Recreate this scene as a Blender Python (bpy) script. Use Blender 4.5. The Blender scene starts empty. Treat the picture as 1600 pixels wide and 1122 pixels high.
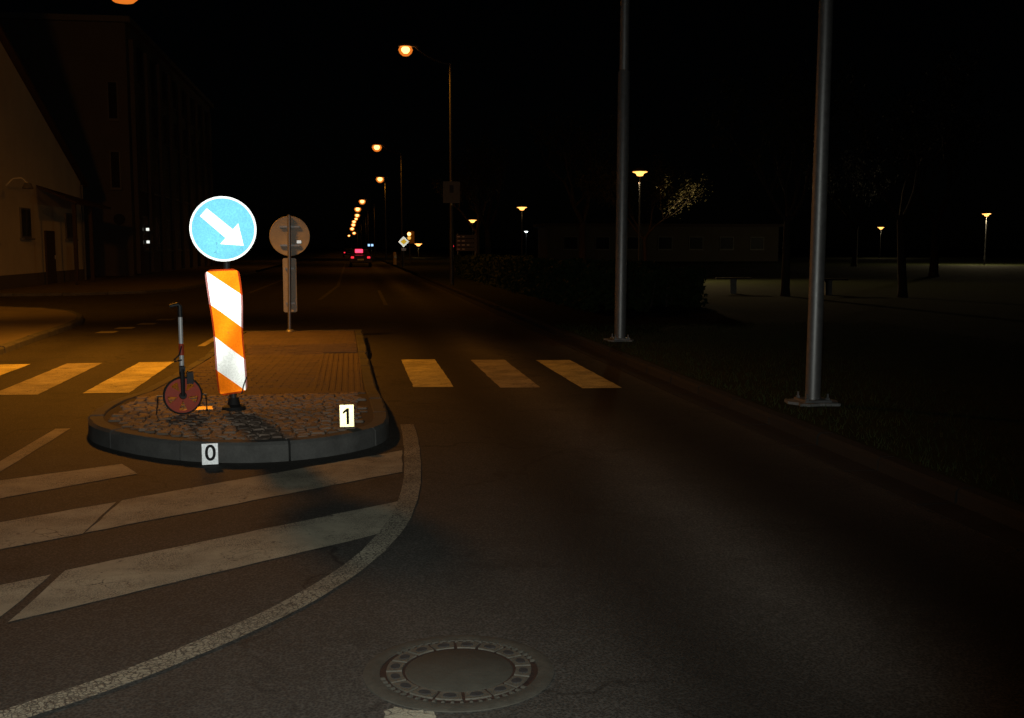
import bpy, bmesh, math, random
from mathutils import Vector, Matrix
random.seed(7)
S = bpy.context.scene
R = math.radians
# ------------------------------------------------------------------ camera
cd = bpy.data.cameras.new('camera'); cam = bpy.data.objects.new('camera', cd)
S.collection.objects.link(cam); S.camera = cam
cd.sensor_width = 36.0; cd.lens = 36.0 * 1650 / 1600
cd.clip_start = 0.05; cd.clip_end = 3000
cam.location = (0, 0, 1.6)
cam.rotation_euler = (R(90 - 6.0187), 0, R(-8.6835))
# ------------------------------------------------------------------ world, moon-level sun, exposure
W = bpy.data.worlds.new('World'); S.world = W; W.use_nodes = True
nt = W.node_tree
sky = nt.nodes.new('ShaderNodeTexSky'); sky.sky_type = 'NISHITA'; sky.sun_disc = False
sky.sun_elevation = R(20); sky.sun_rotation = R(150)
bg = nt.nodes['Background']; bg.inputs['Strength'].default_value = 0.00006
nt.links.new(sky.outputs['Color'], bg.inputs['Color'])
sl = bpy.data.lights.new('sun', 'SUN'); sl.energy = 0.0006; sl.angle = R(0.5); sl.color = (1.0, 0.93, 0.85)
so = bpy.data.objects.new('sun', sl); S.collection.objects.link(so)
so.rotation_euler = (R(70), 0, R(30)); so.location = (0, 0, 40)
S.view_settings.view_transform = 'Standard'; S.view_settings.look = 'None'
S.view_settings.exposure = 0.0; S.view_settings.gamma = 1.0; S.view_settings.use_curve_mapping = False
# the photographer's flash gun: the cold frontal light on the signs and the kerb
fl = bpy.data.lights.new('camera_flash', 'SPOT'); fl.energy = FLASH = 730.0; fl.color = (0.97, 1.0, 0.92)
fl.spot_size = R(85); fl.spot_blend = 1.0; fl.shadow_soft_size = 0.03
fo = bpy.data.objects.new('camera_flash', fl); S.collection.objects.link(fo)
fo.location = (-0.06, 0.0, 1.66); fo.rotation_euler = (R(90 - 8), 0, R(4))
S.cycles.use_light_tree = True
S.cycles.max_bounces = 5; S.cycles.sample_clamp_indirect = 2.0

# ------------------------------------------------------------------ helpers
COL = S.collection
def tag(o, label=None, cat=None, group=None, kind=None):
    if label: o['label'] = label
    if cat: o['category'] = cat
    if group: o['group'] = group
    if kind: o['kind'] = kind
    return o
def empty(name, loc=(0, 0, 0), rz=0.0):
    o = bpy.data.objects.new(name, None); COL.objects.link(o)
    o.location = loc; o.rotation_euler = (0, 0, rz); o.empty_display_size = 0.1
    return o
def add(name, mesh, parent=None, loc=(0, 0, 0), rot=(0, 0, 0), sc=None):
    o = bpy.data.objects.new(name, mesh); COL.objects.link(o)
    o.location = loc; o.rotation_euler = rot
    if sc: o.scale = sc
    if parent: o.parent = parent
    return o
def copy_tree(o, parent=None):
    c = o.copy(); COL.objects.link(c)
    if parent: c.parent = parent
    for ch in list(o.children):
        copy_tree(ch, c)
    return c

class MB:
    """collects vertices and faces of one mesh"""
    def __init__(s): s.v = []; s.f = []
    def quadbox(s, c, d, rz=0.0, ch=0.0):
        x, y, z = [k / 2 for k in d]; ca, sa = math.cos(rz), math.sin(rz)
        b = len(s.v)
        P = lambda a, b_, c_: s.v.append((c[0] + a * ca - b_ * sa, c[1] + a * sa + b_ * ca, c[2] + c_))
        if ch <= 0:
            for zz in (-z, z):
                for a, b_ in ((-x, -y), (x, -y), (x, y), (-x, y)): P(a, b_, zz)
            s.f += [(b+3, b+2, b+1, b), (b+4, b+5, b+6, b+7)] + [(b+i, b+(i+1) % 4, b+4+(i+1) % 4, b+4+i) for i in range(4)]
        else:
            for zz, k in ((-z, 0), (z - ch, 0), (z, ch)):
                for a, b_ in ((-x+k, -y+k), (x-k, -y+k), (x-k, y-k), (-x+k, y-k)): P(a, b_, zz)
            s.f += [(b+3, b+2, b+1, b), (b+8, b+9, b+10, b+11)]
            for L in (0, 4):
                s.f += [(b+L+i, b+L+(i+1) % 4, b+L+4+(i+1) % 4, b+L+4+i) for i in range(4)]
        return s
    def tube(s, pts, rad, n=10, cap=True):
        pts = [Vector(p) for p in pts]
        if not isinstance(rad, (list, tuple)): rad = [rad] * len(pts)
        b = len(s.v); up = Vector((0.0, 0.0, 1.0)); prev = None
        for i, p in enumerate(pts):
            t = (pts[min(i+1, len(pts)-1)] - pts[max(i-1, 0)]).normalized()
            if prev is None:
                a = t.cross(up)
                if a.length < 1e-3: a = t.cross(Vector((0, 1, 0)))
            else:
                a = prev - t * prev.dot(t)
            a.normalize(); prev = a; c = t.cross(a)
            for k in range(n):
                q = 2 * math.pi * k / n
                s.v.append(tuple(p + (a * math.cos(q) + c * math.sin(q)) * rad[i]))
        for i in range(len(pts) - 1):
            for k in range(n):
                s.f.append((b+i*n+k, b+i*n+(k+1) % n, b+(i+1)*n+(k+1) % n, b+(i+1)*n+k))
        if cap:
            s.f.append(tuple(b+k for k in range(n))[::-1]); e = b+(len(pts)-1)*n
            s.f.append(tuple(e+k for k in range(n)))
        return s
    def lathe(s, prof, n=24, axis='z', c=(0, 0, 0), cap=True):
        b = len(s.v)
        for r, z in prof:
            for k in range(n):
                q = 2 * math.pi * k / n; p = (r * math.cos(q), r * math.sin(q), z)
                if axis == 'y': p = (p[0], -p[2], p[1])
                s.v.append((p[0]+c[0], p[1]+c[1], p[2]+c[2]))
        for i in range(len(prof) - 1):
            for k in range(n):
                s.f.append((b+i*n+k, b+i*n+(k+1) % n, b+(i+1)*n+(k+1) % n, b+(i+1)*n+k))
        if cap and prof[0][0] > 1e-5: s.f.append(tuple(b+k for k in range(n))[::-1])
        if cap and prof[-1][0] > 1e-5:
            e = b+(len(prof)-1)*n; s.f.append(tuple(e+k for k in range(n)))
        return s
    def prism(s, poly, z0, z1):
        b = len(s.v); n = len(poly)
        for z in (z0, z1):
            for x, y in poly: s.v.append((x, y, z))
        s.f.append(tuple(b+i for i in range(n))[::-1]); s.f.append(tuple(b+n+i for i in range(n)))
        s.f += [(b+i, b+(i+1) % n, b+n+(i+1) % n, b+n+i) for i in range(n)]
        return s
    def prism_y(s, poly, y0, y1):
        """poly in x,z extruded along y"""
        b = len(s.v); n = len(poly)
        for y in (y0, y1):
            for x, z in poly: s.v.append((x, y, z))
        s.f.append(tuple(b+i for i in range(n))); s.f.append(tuple(b+n+i for i in range(n))[::-1])
        s.f += [(b+i, b+n+i, b+n+(i+1) % n, b+(i+1) % n) for i in range(n)]
        return s
    def sheet(s, poly, z):
        b = len(s.v)
        for x, y in poly: s.v.append((x, y, z))
        s.f.append(tuple(range(b, b+len(poly)))); return s
    def mesh(s, name, mat, smooth=None):
        m = bpy.data.meshes.new(name); m.from_pydata(s.v, [], s.f)
        bm = bmesh.new(); bm.from_mesh(m)
        bmesh.ops.remove_doubles(bm, verts=bm.verts, dist=1e-6)
        big = [f for f in bm.faces if len(f.verts) > 6]
        if big: bmesh.ops.triangulate(bm, faces=big)
        bmesh.ops.recalc_face_normals(bm, faces=bm.faces)
        bm.to_mesh(m); bm.free()
        if mat: m.materials.append(mat)
        if smooth is not None:
            m.polygons.foreach_set('use_smooth', [True] * len(m.polygons))
            m.set_sharp_from_angle(angle=R(smooth))
        return m
    def build(s, name, mat, parent=None, smooth=None, loc=(0, 0, 0), rot=(0, 0, 0)):
        return add(name, s.mesh(name, mat, smooth), parent, loc, rot)

# ------------------------------------------------------------------ materials
class NG:
    def __init__(s, name):
        s.m = bpy.data.materials.new(name); s.m.use_nodes = True
        s.t = s.m.node_tree; s.t.nodes.clear()
        s.out = s.t.nodes.new('ShaderNodeOutputMaterial')
    def n(s, typ, **kw):
        x = s.t.nodes.new('ShaderNode' + typ)
        for k, v in kw.items(): setattr(x, k, v)
        return x
    def l(s, a, b): s.t.links.new(a, b)
    def setv(s, sock, v):
        if hasattr(v, 'is_output') or isinstance(v, bpy.types.NodeSocket): s.l(v, sock)
        else: sock.default_value = v
    def math(s, op, a, b=None, c=None, clamp=False):
        x = s.n('Math', operation=op); x.use_clamp = clamp
        for i, v in enumerate((a, b, c)):
            if v is not None: s.setv(x.inputs[i], v)
        return x.outputs[0]
    def mix(s, f, a, b, blend='MIX'):
        x = s.n('Mix', data_type='RGBA', blend_type=blend)
        s.setv(x.inputs[0], f); s.setv(x.inputs[6], a); s.setv(x.inputs[7], b)
        return x.outputs[2]
    def coord(s, which='Object'): return s.n('TexCoord').outputs[which]
    def noise(s, co, scale, detail=4, rough=0.6, dist=0.0):
        x = s.n('TexNoise'); s.l(co, x.inputs['Vector'])
        x.inputs['Scale'].default_value = scale; x.inputs['Detail'].default_value = detail
        x.inputs['Roughness'].default_value = rough; x.inputs['Distortion'].default_value = dist
        return x.outputs['Fac']
    def vor(s, co, scale, feature='F1', out='Distance'):
        x = s.n('TexVoronoi', feature=feature); s.l(co, x.inputs['Vector']); x.inputs['Scale'].default_value = scale
        return x.outputs[out]
    def ramp(s, f, a, b, ca=(0, 0, 0, 1), cb=(1, 1, 1, 1)):
        x = s.n('MapRange'); s.setv(x.inputs[0], f); x.inputs[1].default_value = a; x.inputs[2].default_value = b
        return x.outputs[0]
    def bump(s, h, strength=0.4, dist=0.01):
        x = s.n('Bump'); x.inputs['Strength'].default_value = strength; x.inputs['Distance'].default_value = dist
        s.l(h, x.inputs['Height']); return x.outputs['Normal']
    def pbr(s, col, rough=0.8, metal=0.0, normal=None, spec=0.5):
        x = s.n('BsdfPrincipled')
        s.setv(x.inputs['Base Color'], col); s.setv(x.inputs['Roughness'], rough); s.setv(x.inputs['Metallic'], metal)
        x.inputs['Specular IOR Level'].default_value = spec
        if normal is not None: s.l(normal, x.inputs['Normal'])
        return x.outputs[0]
    def done(s, sh): s.l(sh, s.out.inputs['Surface']); return s.m
def c4(c): return (c[0], c[1], c[2], 1.0)
def simple(name, col, rough=0.7, metal=0.0, var=0.25, scale=8.0, bump=0.2, spec=0.4, rnd=0.0, fine=60.0):
    g = NG(name); co = g.coord()
    n1 = g.noise(co, scale, 5); n2 = g.noise(co, fine, 3)
    f = g.math('MULTIPLY_ADD', g.math('SUBTRACT', n1, 0.5), 2.4 * var, 1.0)
    f = g.math('MULTIPLY', f, g.math('MULTIPLY_ADD', g.math('SUBTRACT', n2, 0.5), var, 1.0))
    if rnd:
        r = g.n('ObjectInfo').outputs['Random']
        f = g.math('MULTIPLY', f, g.math('MULTIPLY_ADD', g.math('SUBTRACT', r, 0.5), rnd * 2, 1.0))
    cc = g.n('CombineXYZ')
    for i in range(3): g.l(f, cc.inputs[i])
    col_ = g.mix(1.0, c4(col), cc.outputs[0], 'MULTIPLY')
    nb = g.bump(g.math('ADD', n2, n1), bump, 0.006) if bump else None
    return g.done(g.pbr(col_, g.math('MULTIPLY_ADD', n1, 0.25, rough - 0.12), metal, nb, spec))
def emit(name, col, strength):
    g = NG(name); e = g.n('Emission'); e.inputs[0].default_value = c4(col); e.inputs[1].default_value = strength
    return g.done(e.outputs[0])
def bowl(name, col, strength):
    """lamp bowl: clear plastic with emission added as the halo around the lamp"""
    g = NG(name); e = g.n('Emission'); e.inputs[0].default_value = c4(col); e.inputs[1].default_value = strength
    t = g.n('BsdfTransparent'); t.inputs[0].default_value = (0.9, 0.85, 0.75, 1)
    m = g.n('AddShader'); g.l(e.outputs[0], m.inputs[0]); g.l(t.outputs[0], m.inputs[1])
    return g.done(m.outputs[0])
def asphalt(name, tracks):
    g = NG(name); co = g.coord()
    big = g.noise(co, 0.35, 5); mid = g.noise(co, 3.0, 5, 0.65); grain = g.vor(co, 95.0); grain2 = g.noise(co, 230.0, 2)
    f = g.math('MULTIPLY_ADD', big, 0.7, 0.62)
    f = g.math('MULTIPLY', f, g.math('MULTIPLY_ADD', mid, 0.5, 0.72))
    f = g.math('MULTIPLY', f, g.math('MULTIPLY_ADD', grain, 1.7, 0.3))
    rough = 0.8
    if tracks:   # worn wheel paths and the dusty strips between them, along the lane
        sx = g.n('SeparateXYZ'); g.l(co, sx.inputs[0])
        x = g.math('ADD', sx.outputs[0], g.math('MULTIPLY', g.math('SUBTRACT', g.noise(co, 0.5, 2), 0.5), 0.35))
        def band(c, w, amp):
            d = g.math('DIVIDE', g.math('SUBTRACT', x, c), w)
            return g.math('MULTIPLY', g.math('POWER', 2.718, g.math('MULTIPLY', g.math('MULTIPLY', d, d), -1.0)), amp)
        tot = 1.0
        for c, w, a in tracks:
            tot = g.math('ADD', tot, band(c, w, a))
        f = g.math('MULTIPLY', f, tot)
    # fine cracks
    cv = g.n('TexVoronoi', feature='DISTANCE_TO_EDGE'); wv = g.n('VectorMath', operation='ADD')
    nz = g.n('TexNoise'); g.l(co, nz.inputs['Vector']); nz.inputs['Scale'].default_value = 1.6; nz.inputs['Detail'].default_value = 6
    g.l(co, wv.inputs[0]); g.l(nz.outputs['Color'], wv.inputs[1]); g.l(wv.outputs[0], cv.inputs['Vector']); cv.inputs['Scale'].default_value = 0.45
    crack = g.math('MULTIPLY', g.math('SUBTRACT', 1.0, g.ramp(cv.outputs['Distance'], 0.0, 0.012)), g.ramp(big, 0.44, 0.56))
    f = g.math('MULTIPLY', f, g.math('MULTIPLY_ADD', crack, -0.6, 1.0))
    speck = g.ramp(g.vor(co, 150.0, out='Distance'), 0.16, 0.05)
    pick = g.ramp(g.noise(co, 60.0, 2), 0.52, 0.62)
    f = g.math('MULTIPLY', f, g.math('MULTIPLY_ADD', g.math('MULTIPLY', speck, pick), 1.6, 1.0))
    stain = g.ramp(g.noise(co, 1.1, 6, 0.7, 0.4), 0.56, 0.66)
    f = g.math('MULTIPLY', f, g.math('MULTIPLY_ADD', stain, -0.35, 1.0))
    cc = g.n('CombineXYZ')
    for i in range(3): g.l(f, cc.inputs[i])
    col = g.mix(1.0, (0.046, 0.0435, 0.039, 1), cc.outputs[0], 'MULTIPLY')
    h = g.math('ADD', g.math('MULTIPLY', grain, 0.8), g.math('MULTIPLY', grain2, 0.5))
    return g.done(g.pbr(col, rough, 0, g.bump(h, 0.45, 0.005), 0.28))
def paint(name, col=(0.36, 0.335, 0.255), wear=0.5, crackle=0.0, cscale=26.0):
    """road paint worn through to the asphalt underneath"""
    g = NG(name); co = g.coord()
    n = g.noise(co, 5.0, 6, 0.7); n2 = g.noise(co, 40.0, 4, 0.7)
    w = g.math('ADD', g.math('MULTIPLY', n, 0.55), g.math('MULTIPLY', n2, 0.45))
    hole = g.ramp(w, 0.64 - 0.16 * wear, 0.72 - 0.16 * wear)
    pores = g.math('MULTIPLY', g.ramp(g.vor(co, 120.0), 0.42, 0.62), g.ramp(g.noise(co, 3.0, 4, 0.65), 0.36, 0.62))
    hole = g.math('MAXIMUM', hole, g.math('MULTIPLY', pores, 0.75))
    cv = g.n('TexVoronoi', feature='DISTANCE_TO_EDGE'); wv = g.n('VectorMath', operation='ADD')
    nz = g.n('TexNoise'); g.l(co, nz.inputs['Vector']); nz.inputs['Scale'].default_value = 9.0; nz.inputs['Detail'].default_value = 5
    sc = g.n('VectorMath', operation='SCALE'); g.l(nz.outputs['Color'], sc.inputs[0]); sc.inputs['Scale'].default_value = 0.12
    g.l(co, wv.inputs[0]); g.l(sc.outputs[0], wv.inputs[1]); g.l(wv.outputs[0], cv.inputs['Vector']); cv.inputs['Scale'].default_value = cscale
    patch = g.ramp(g.noise(co, 2.2, 4, 0.6), 0.60 - 0.38 * crackle, 0.70 - 0.38 * crackle)
    crk = g.math('MULTIPLY', g.math('SUBTRACT', 1.0, g.ramp(cv.outputs['Distance'], 0.008 + 0.022 * crackle, 0.022 + 0.115 * crackle)), patch)
    f = g.math('MAXIMUM', hole, crk)
    tint = g.math('MULTIPLY_ADD', g.noise(co, 1.7, 6, 0.7), 1.5, 0.28)
    cc = g.n('CombineXYZ')
    for i in range(3): g.l(tint, cc.inputs[i])
    col_ = g.mix(1.0, c4(col), cc.outputs[0], 'MULTIPLY')
    asp = g.mix(g.vor(co, 95.0), (0.045, 0.042, 0.037, 1), (0.09, 0.083, 0.073, 1))
    colf = g.mix(f, col_, asp)
    h = g.math('ADD', g.math('MULTIPLY', g.vor(co, 95.0), 0.6), g.math('MULTIPLY', g.math('SUBTRACT', 1.0, f), 0.8))
    return g.done(g.pbr(colf, 0.75, 0, g.bump(h, 0.5, 0.004), 0.3))
def sheeting(name, colsock_fn, rough=0.34, dirt=0.25):
    """reflective sign sheeting: metallic-backed film with a tight gloss lobe over plain colour"""
    g = NG(name); co = g.coord()
    col = colsock_fn(g, co)
    d = g.ramp(g.noise(co, 26.0, 8, 0.75), 0.56, 0.66)
    d = g.math('MULTIPLY', d, g.ramp(g.noise(co, 5.0, 4), 0.52, 0.64))
    col = g.mix(g.math('MULTIPLY', d, dirt), col, (0.02, 0.02, 0.018, 1))
    cell = g.math('MULTIPLY_ADD', g.vor(co, 75.0), 0.3, 0.86)
    cell = g.math('MULTIPLY', cell, g.math('MULTIPLY_ADD', g.noise(co, 3.5, 5, 0.6), 0.5, 0.76))
    cx = g.n('CombineXYZ')
    for i in range(3): g.l(cell, cx.inputs[i])
    col = g.mix(1.0, col, cx.outputs[0], 'MULTIPLY')
    gl = g.n('BsdfGlossy'); g.l(col, gl.inputs['Color']); gl.inputs['Roughness'].default_value = rough
    df = g.n('BsdfDiffuse'); g.l(col, df.inputs['Color'])
    m = g.n('MixShader'); m.inputs[0].default_value = 0.25; g.l(gl.outputs[0], m.inputs[1]); g.l(df.outputs[0], m.inputs[2])
    return g.done(m.outputs[0])
def const(c):
    def fn(g, co):
        x = g.n('RGB'); x.outputs[0].default_value = c4(c); return x.outputs[0]
    return fn
def board_print(g, co):
    uv = g.n('SeparateXYZ'); g.l(g.coord('UV'), uv.inputs[0]); u, v = uv.outputs[0], uv.outputs[1]
    t = g.math('SUBTRACT', v, g.math('MULTIPLY', u, 0.215))
    fr = g.math('FRACT', g.math('DIVIDE', g.math('ADD', t, 1.04), 0.52))
    white = g.math('LESS_THAN', fr, 0.515)
    edge = g.math('MAXIMUM', g.math('MAXIMUM', g.math('LESS_THAN', u, 0.055), g.math('GREATER_THAN', u, 0.945)),
                  g.math('MAXIMUM', g.math('LESS_THAN', v, 0.013), g.math('GREATER_THAN', v, 0.987)))
    c = g.mix(white, (0.85, 0.175, 0.005, 1), (0.85, 0.86, 0.84, 1))
    return g.mix(g.math('MULTIPLY', edge, 0.9), c, (0.16, 0.008, 0.004, 1))

M = {}
M['asphalt'] = asphalt('asphalt_road', [(1.3, 0.32, -0.55), (2.0, 0.27, 0.8), (2.85, 0.45, -0.78), (3.45, 0.1, 0.25), (-3.0, 0.3, -0.2), (-4.5, 0.3, -0.2), (0.25, 0.25, 0.15)])
M['paint'] = paint('worn_white_road_paint', wear=0.45, crackle=0.12, cscale=9)
M['paint_faint'] = paint('faded_road_paint', (0.15, 0.14, 0.11), wear=0.7, crackle=0.1, cscale=9)
M['paint_line'] = paint('crackled_white_line_paint', wear=0.35, crackle=1.0, cscale=42)
M['paint_zebra'] = paint('crossing_paint', (0.68, 0.63, 0.32), wear=0.5, crackle=0.05, cscale=14)
M['paint_zebra_worn'] = paint('worn_crossing_paint', (0.42, 0.39, 0.31), wear=0.5, crackle=0.2, cscale=14)
M['kerb'] = simple('kerb_concrete', (0.092, 0.093, 0.09), 0.85, var=0.55, scale=5, rnd=0.12)
M['kerb_dimmed'] = simple('dimmed_kerb_concrete', (0.027, 0.025, 0.021), 0.9, var=0.4, scale=4, rnd=0.2)  # kerb colour darkened to stand in for the weak light on the right
M['cobble'] = simple('granite_cobble', (0.2, 0.15, 0.115), 0.75, var=0.3, scale=9, rnd=0.3, bump=0.5)
M['joint'] = simple('sand_joint', (0.075, 0.063, 0.05), 0.95, var=0.4, scale=14, bump=0.5)
M['paver'] = simple('concrete_paver', (0.135, 0.105, 0.085), 0.85, var=0.35, scale=3, bump=0.3)
M['pavement'] = simple('pavement_slab', (0.16, 0.14, 0.115), 0.88, var=0.35, scale=1.4, bump=0.3)
M['grass_ground'] = simple('turf', (0.035, 0.042, 0.018), 0.95, var=0.5, scale=1.2, bump=0.6, spec=0.1)
M['blade'] = simple('grass_blade', (0.05, 0.065, 0.022), 0.8, var=0.5, scale=2.0, bump=0, spec=0.15)
M['steel'] = simple('galvanised_steel', (0.34, 0.34, 0.34), 0.48, 0.7, var=0.25, scale=14, bump=0.1)
M['aluminium'] = simple('aluminium_tube', (0.72, 0.74, 0.76), 0.5, 0.3, var=0.15, scale=10, bump=0)
M['dark_steel'] = simple('dark_steel', (0.09, 0.09, 0.09), 0.55, 0.5, var=0.3, scale=10)
M['sign_back'] = simple('aluminium_sign_back', (0.5, 0.49, 0.43), 0.6, 0.05, var=0.25, scale=7, bump=0.1)
M['concrete'] = simple('foundation_concrete', (0.27, 0.27, 0.26), 0.9, var=0.4, scale=9, bump=0.6)
M['rubber'] = simple('black_rubber', (0.018, 0.018, 0.018), 0.75, var=0.3, scale=10)
M['black'] = simple('black_plastic', (0.02, 0.02, 0.022), 0.5, var=0.2, scale=10, bump=0)
M['red_plastic'] = simple('red_plastic', (0.5, 0.06, 0.025), 0.5, var=0.25, scale=12, bump=0.05)
M['iron'] = simple('cast_iron', (0.095, 0.088, 0.072), 0.7, 0.1, var=0.5, scale=16, bump=0.5)
M['rust'] = simple('rusty_iron', (0.03, 0.013, 0.008), 0.9, 0.0, var=0.5, scale=22, bump=0.5)
M['cover_concrete'] = simple('manhole_concrete', (0.055, 0.051, 0.04), 0.85, var=0.28, scale=11, bump=0.35)
M['dirt'] = simple('dirt', (0.028, 0.026, 0.026), 0.95, var=0.4, scale=20, bump=0.4)
M['render'] = simple('beige_wall_render', (0.62, 0.56, 0.44), 0.9, var=0.18, scale=0.7, bump=0.15)
M['render_grey'] = simple('grey_wall_render', (0.115, 0.105, 0.095), 0.9, var=0.25, scale=0.6, bump=0.15)
M['dull_wall'] = simple('dull_brown_wall', (0.08, 0.07, 0.055), 0.9, var=0.3, scale=0.5, bump=0.15)
M['frame_concrete'] = simple('manhole_frame_concrete', (0.06, 0.055, 0.044), 0.85, var=0.5, scale=13, bump=0.4)
M['roof'] = simple('dark_roof_tile', (0.05, 0.035, 0.03), 0.85, var=0.3, scale=2)
M['wood'] = simple('dark_wood', (0.05, 0.035, 0.025), 0.75, var=0.3, scale=5)
M['trim'] = simple('grey_metal_trim', (0.13, 0.13, 0.12), 0.6, 0.2, var=0.2)
M['glass'] = simple('dark_window_glass', (0.012, 0.013, 0.015), 0.42, 0, var=0.05, bump=0, spec=0.12)
M['bark'] = simple('bark', (0.06, 0.047, 0.035), 0.9, var=0.4, scale=6, bump=0.8)
M['leaf'] = simple('leaf', (0.05, 0.047, 0.02), 0.7, var=0.5, scale=1.5, bump=0, spec=0.2)
M['hedge'] = simple('hedge_leaf', (0.035, 0.05, 0.016), 0.75, var=0.5, scale=1.5, bump=0, spec=0.15)
M['car'] = simple('dark_car_paint', (0.03, 0.032, 0.04), 0.3, 0.4, var=0.1, bump=0)
M['ink'] = simple('black_ink', (0.012, 0.012, 0.012), 0.8, var=0.1, bump=0)
M['card_white'] = simple('white_card', (0.8, 0.82, 0.85), 0.6, var=0.08, scale=12, bump=0.05)
M['sheet_card'] = sheeting('white_number_card', const((0.8, 0.83, 0.86)), 0.53, 0.3)
M['sheet_far_white'] = sheeting('white_prismatic_sheeting', const((0.85, 0.85, 0.8)), 0.165, 0.1)
M['sheet_far_yellow'] = sheeting('yellow_prismatic_sheeting', const((0.7, 0.42, 0.03)), 0.165, 0.1)
M['paper'] = sheeting('cream_reflective_card', const((0.8, 0.62, 0.32)), 0.5, 0.3)
M['sheet_blue'] = sheeting('blue_reflective_sheeting', const((0.14, 0.45, 0.62)), 0.375, 0.8)
M['sheet_white'] = sheeting('white_reflective_sheeting', const((0.9, 0.92, 0.94)), 0.375, 0.15)
M['sheet_board'] = sheeting('striped_reflective_sheeting', board_print, 0.335, 0.5)
M['sheet_marker'] = sheeting('yellowish_reflective_card', const((0.95, 0.84, 0.45)), 0.33, 0.1)
M['sheet_yellow'] = sheeting('yellow_reflective_sheeting', const((0.75, 0.5, 0.04)), 0.3, 0.2)
SOD = (1.0, 0.34, 0.02)
M['bulb'] = emit('sodium_lamp_glow', (1.0, 0.47, 0.15), 4.5)
M['bulb_park'] = emit('park_lamp_glow', (1.0, 0.42, 0.09), 3.2)
M['bowl'] = bowl('sodium_halo_bowl', (1.0, 0.24, 0.025), 0.42)  # weak emission of the wide bowl stands for the orange halo round the burner
M['bulb_white'] = emit('white_lamp_glow', (0.85, 0.95, 1.0), 5)
M['bulb_blue'] = emit('blue_sign_glow', (0.35, 0.6, 1.0), 1.6)
M['tail'] = emit('tail_lamp_glow', (1.0, 0.03, 0.07), 4)
M['tail_dim'] = emit('dim_tail_lamp_glow', (1.0, 0.03, 0.05), 1.2)
M['lit_small'] = emit('small_white_light', (0.95, 1.0, 0.9), 1.1)

# ------------------------------------------------------------------ setting: ground, road, pavements
o = MB().sheet([(-900, -40), (900, -40), (900, 2500), (-900, 2500)], -0.06).build('ground', M['grass_ground']); tag(o, kind='structure')
KL = [(-5.0, -12), (-5.1, 8), (-5.2, 16.7), (-5.36, 19.3), (-5.45, 21.8), (-5.62, 23.4), (-5.95, 24.9), (-6.6, 26.6), (-7.6, 28.0), (-9.2, 29.0), (-12, 29.6), (-60, 29.8)]
KF = [(-60, 36.6), (-12, 36.8), (-9, 37.3), (-7.2, 38.6), (-6.3, 40.6), (-6.1, 44), (-6.0, 60), (-6.0, 160)]
rd = MB()
rd.sheet([(-5.0, -12), (3.75, -12), (3.75, 700), (-6.0, 700)] + KF[::-1] + KL[::-1][:-1], 0.0)
road = rd.build('road', M['asphalt']); tag(road, kind='structure')
# right-hand verge and park lawn, one step above the road
lawn = MB().sheet([(3.86, -12), (420, -12), (420, 700), (3.86, 700)], 0.095).build('lawn', M['grass_ground']); tag(lawn, kind='structure')
def offs(poly, d):
    """offset of an open polyline to its left by d"""
    out = []
    for i, p in enumerate(poly):
        a = Vector(poly[max(i-1, 0)]); b = Vector(poly[min(i+1, len(poly)-1)]); t = (b - a).normalized()
        out.append((p[0] - t.y * d, p[1] + t.x * d))
    return out
def resample(poly, step, ends=None):
    L = [0.0]
    for a, b in zip(poly, poly[1:]): L.append(L[-1] + (Vector(b) - Vector(a)).length)
    def at(s):
        for i in range(len(poly) - 1):
            if s <= L[i+1] + 1e-9:
                k = (s - L[i]) / max(L[i+1] - L[i], 1e-9)
                return Vector(poly[i]).lerp(Vector(poly[i+1]), k)
        return Vector(poly[-1])
    return L[-1], at
def smooth_line(poly, k=2):
    for _ in range(k):
        q = [poly[0]]
        for a, b in zip(poly, poly[1:]):
            q += [(a[0]*.75+b[0]*.25, a[1]*.75+b[1]*.25), (a[0]*.25+b[0]*.75, a[1]*.25+b[1]*.75)]
        q.append(poly[-1]); poly = q
    return poly
def kerb_run(poly, parent, step, width, zt, zb=-0.05, hfun=None, s0=0.0, s1=None, cuts=None, mat='kerb'):
    """kerb stones one by one along poly; road side on the right of the line, body to its left"""
    total, at = resample(poly, step)
    s1 = min(s1 or total, total); s = s0; i = 0
    while s < s1 - 0.05:
        ln = cuts[i] if cuts and i < len(cuts) else step
        e = min(s + ln, s1); j = 0.009; n = 9
        pts = [at(s + j + (e - s - 2*j) * k / n) for k in range(n+1)]
        mb = MB(); b = 0
        dz = random.uniform(-0.004, 0.004); dx = random.uniform(-0.004, 0.004)
        for k, p in enumerate(pts):
            t = (at(min(s + j + (e-s-2*j)*k/n + 0.02, total)) - at(max(s + j + (e-s-2*j)*k/n - 0.02, 0))).normalized()
            nrm = Vector((-t.y, t.x)); h = (hfun(p.y) if hfun else zt) + dz; cj = random.uniform(0, 0.007) + (random.uniform(.008, .02) if random.random() < .12 else 0)
            for off, z in ((dx, zb), (dx + 0.004, h - 0.02 - cj), (dx + 0.022 + cj, h - cj * 0.15), (width - 0.006, h), (width, h - 0.01), (width, zb)):
                q = p + nrm * off; mb.v.append((q.x, q.y, z))
        for k in range(n):
            for m in range(5):
                mb.f.append((k*6+m, k*6+m+1, (k+1)*6+m+1, (k+1)*6+m))
        mb.f += [(0, 1, 2, 3, 4, 5), tuple(n*6+m for m in (5, 4, 3, 2, 1, 0))]
        mb.build('kerb_stone', M[mat], parent, smooth=25)
        s = e; i += 1
    return total
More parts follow.
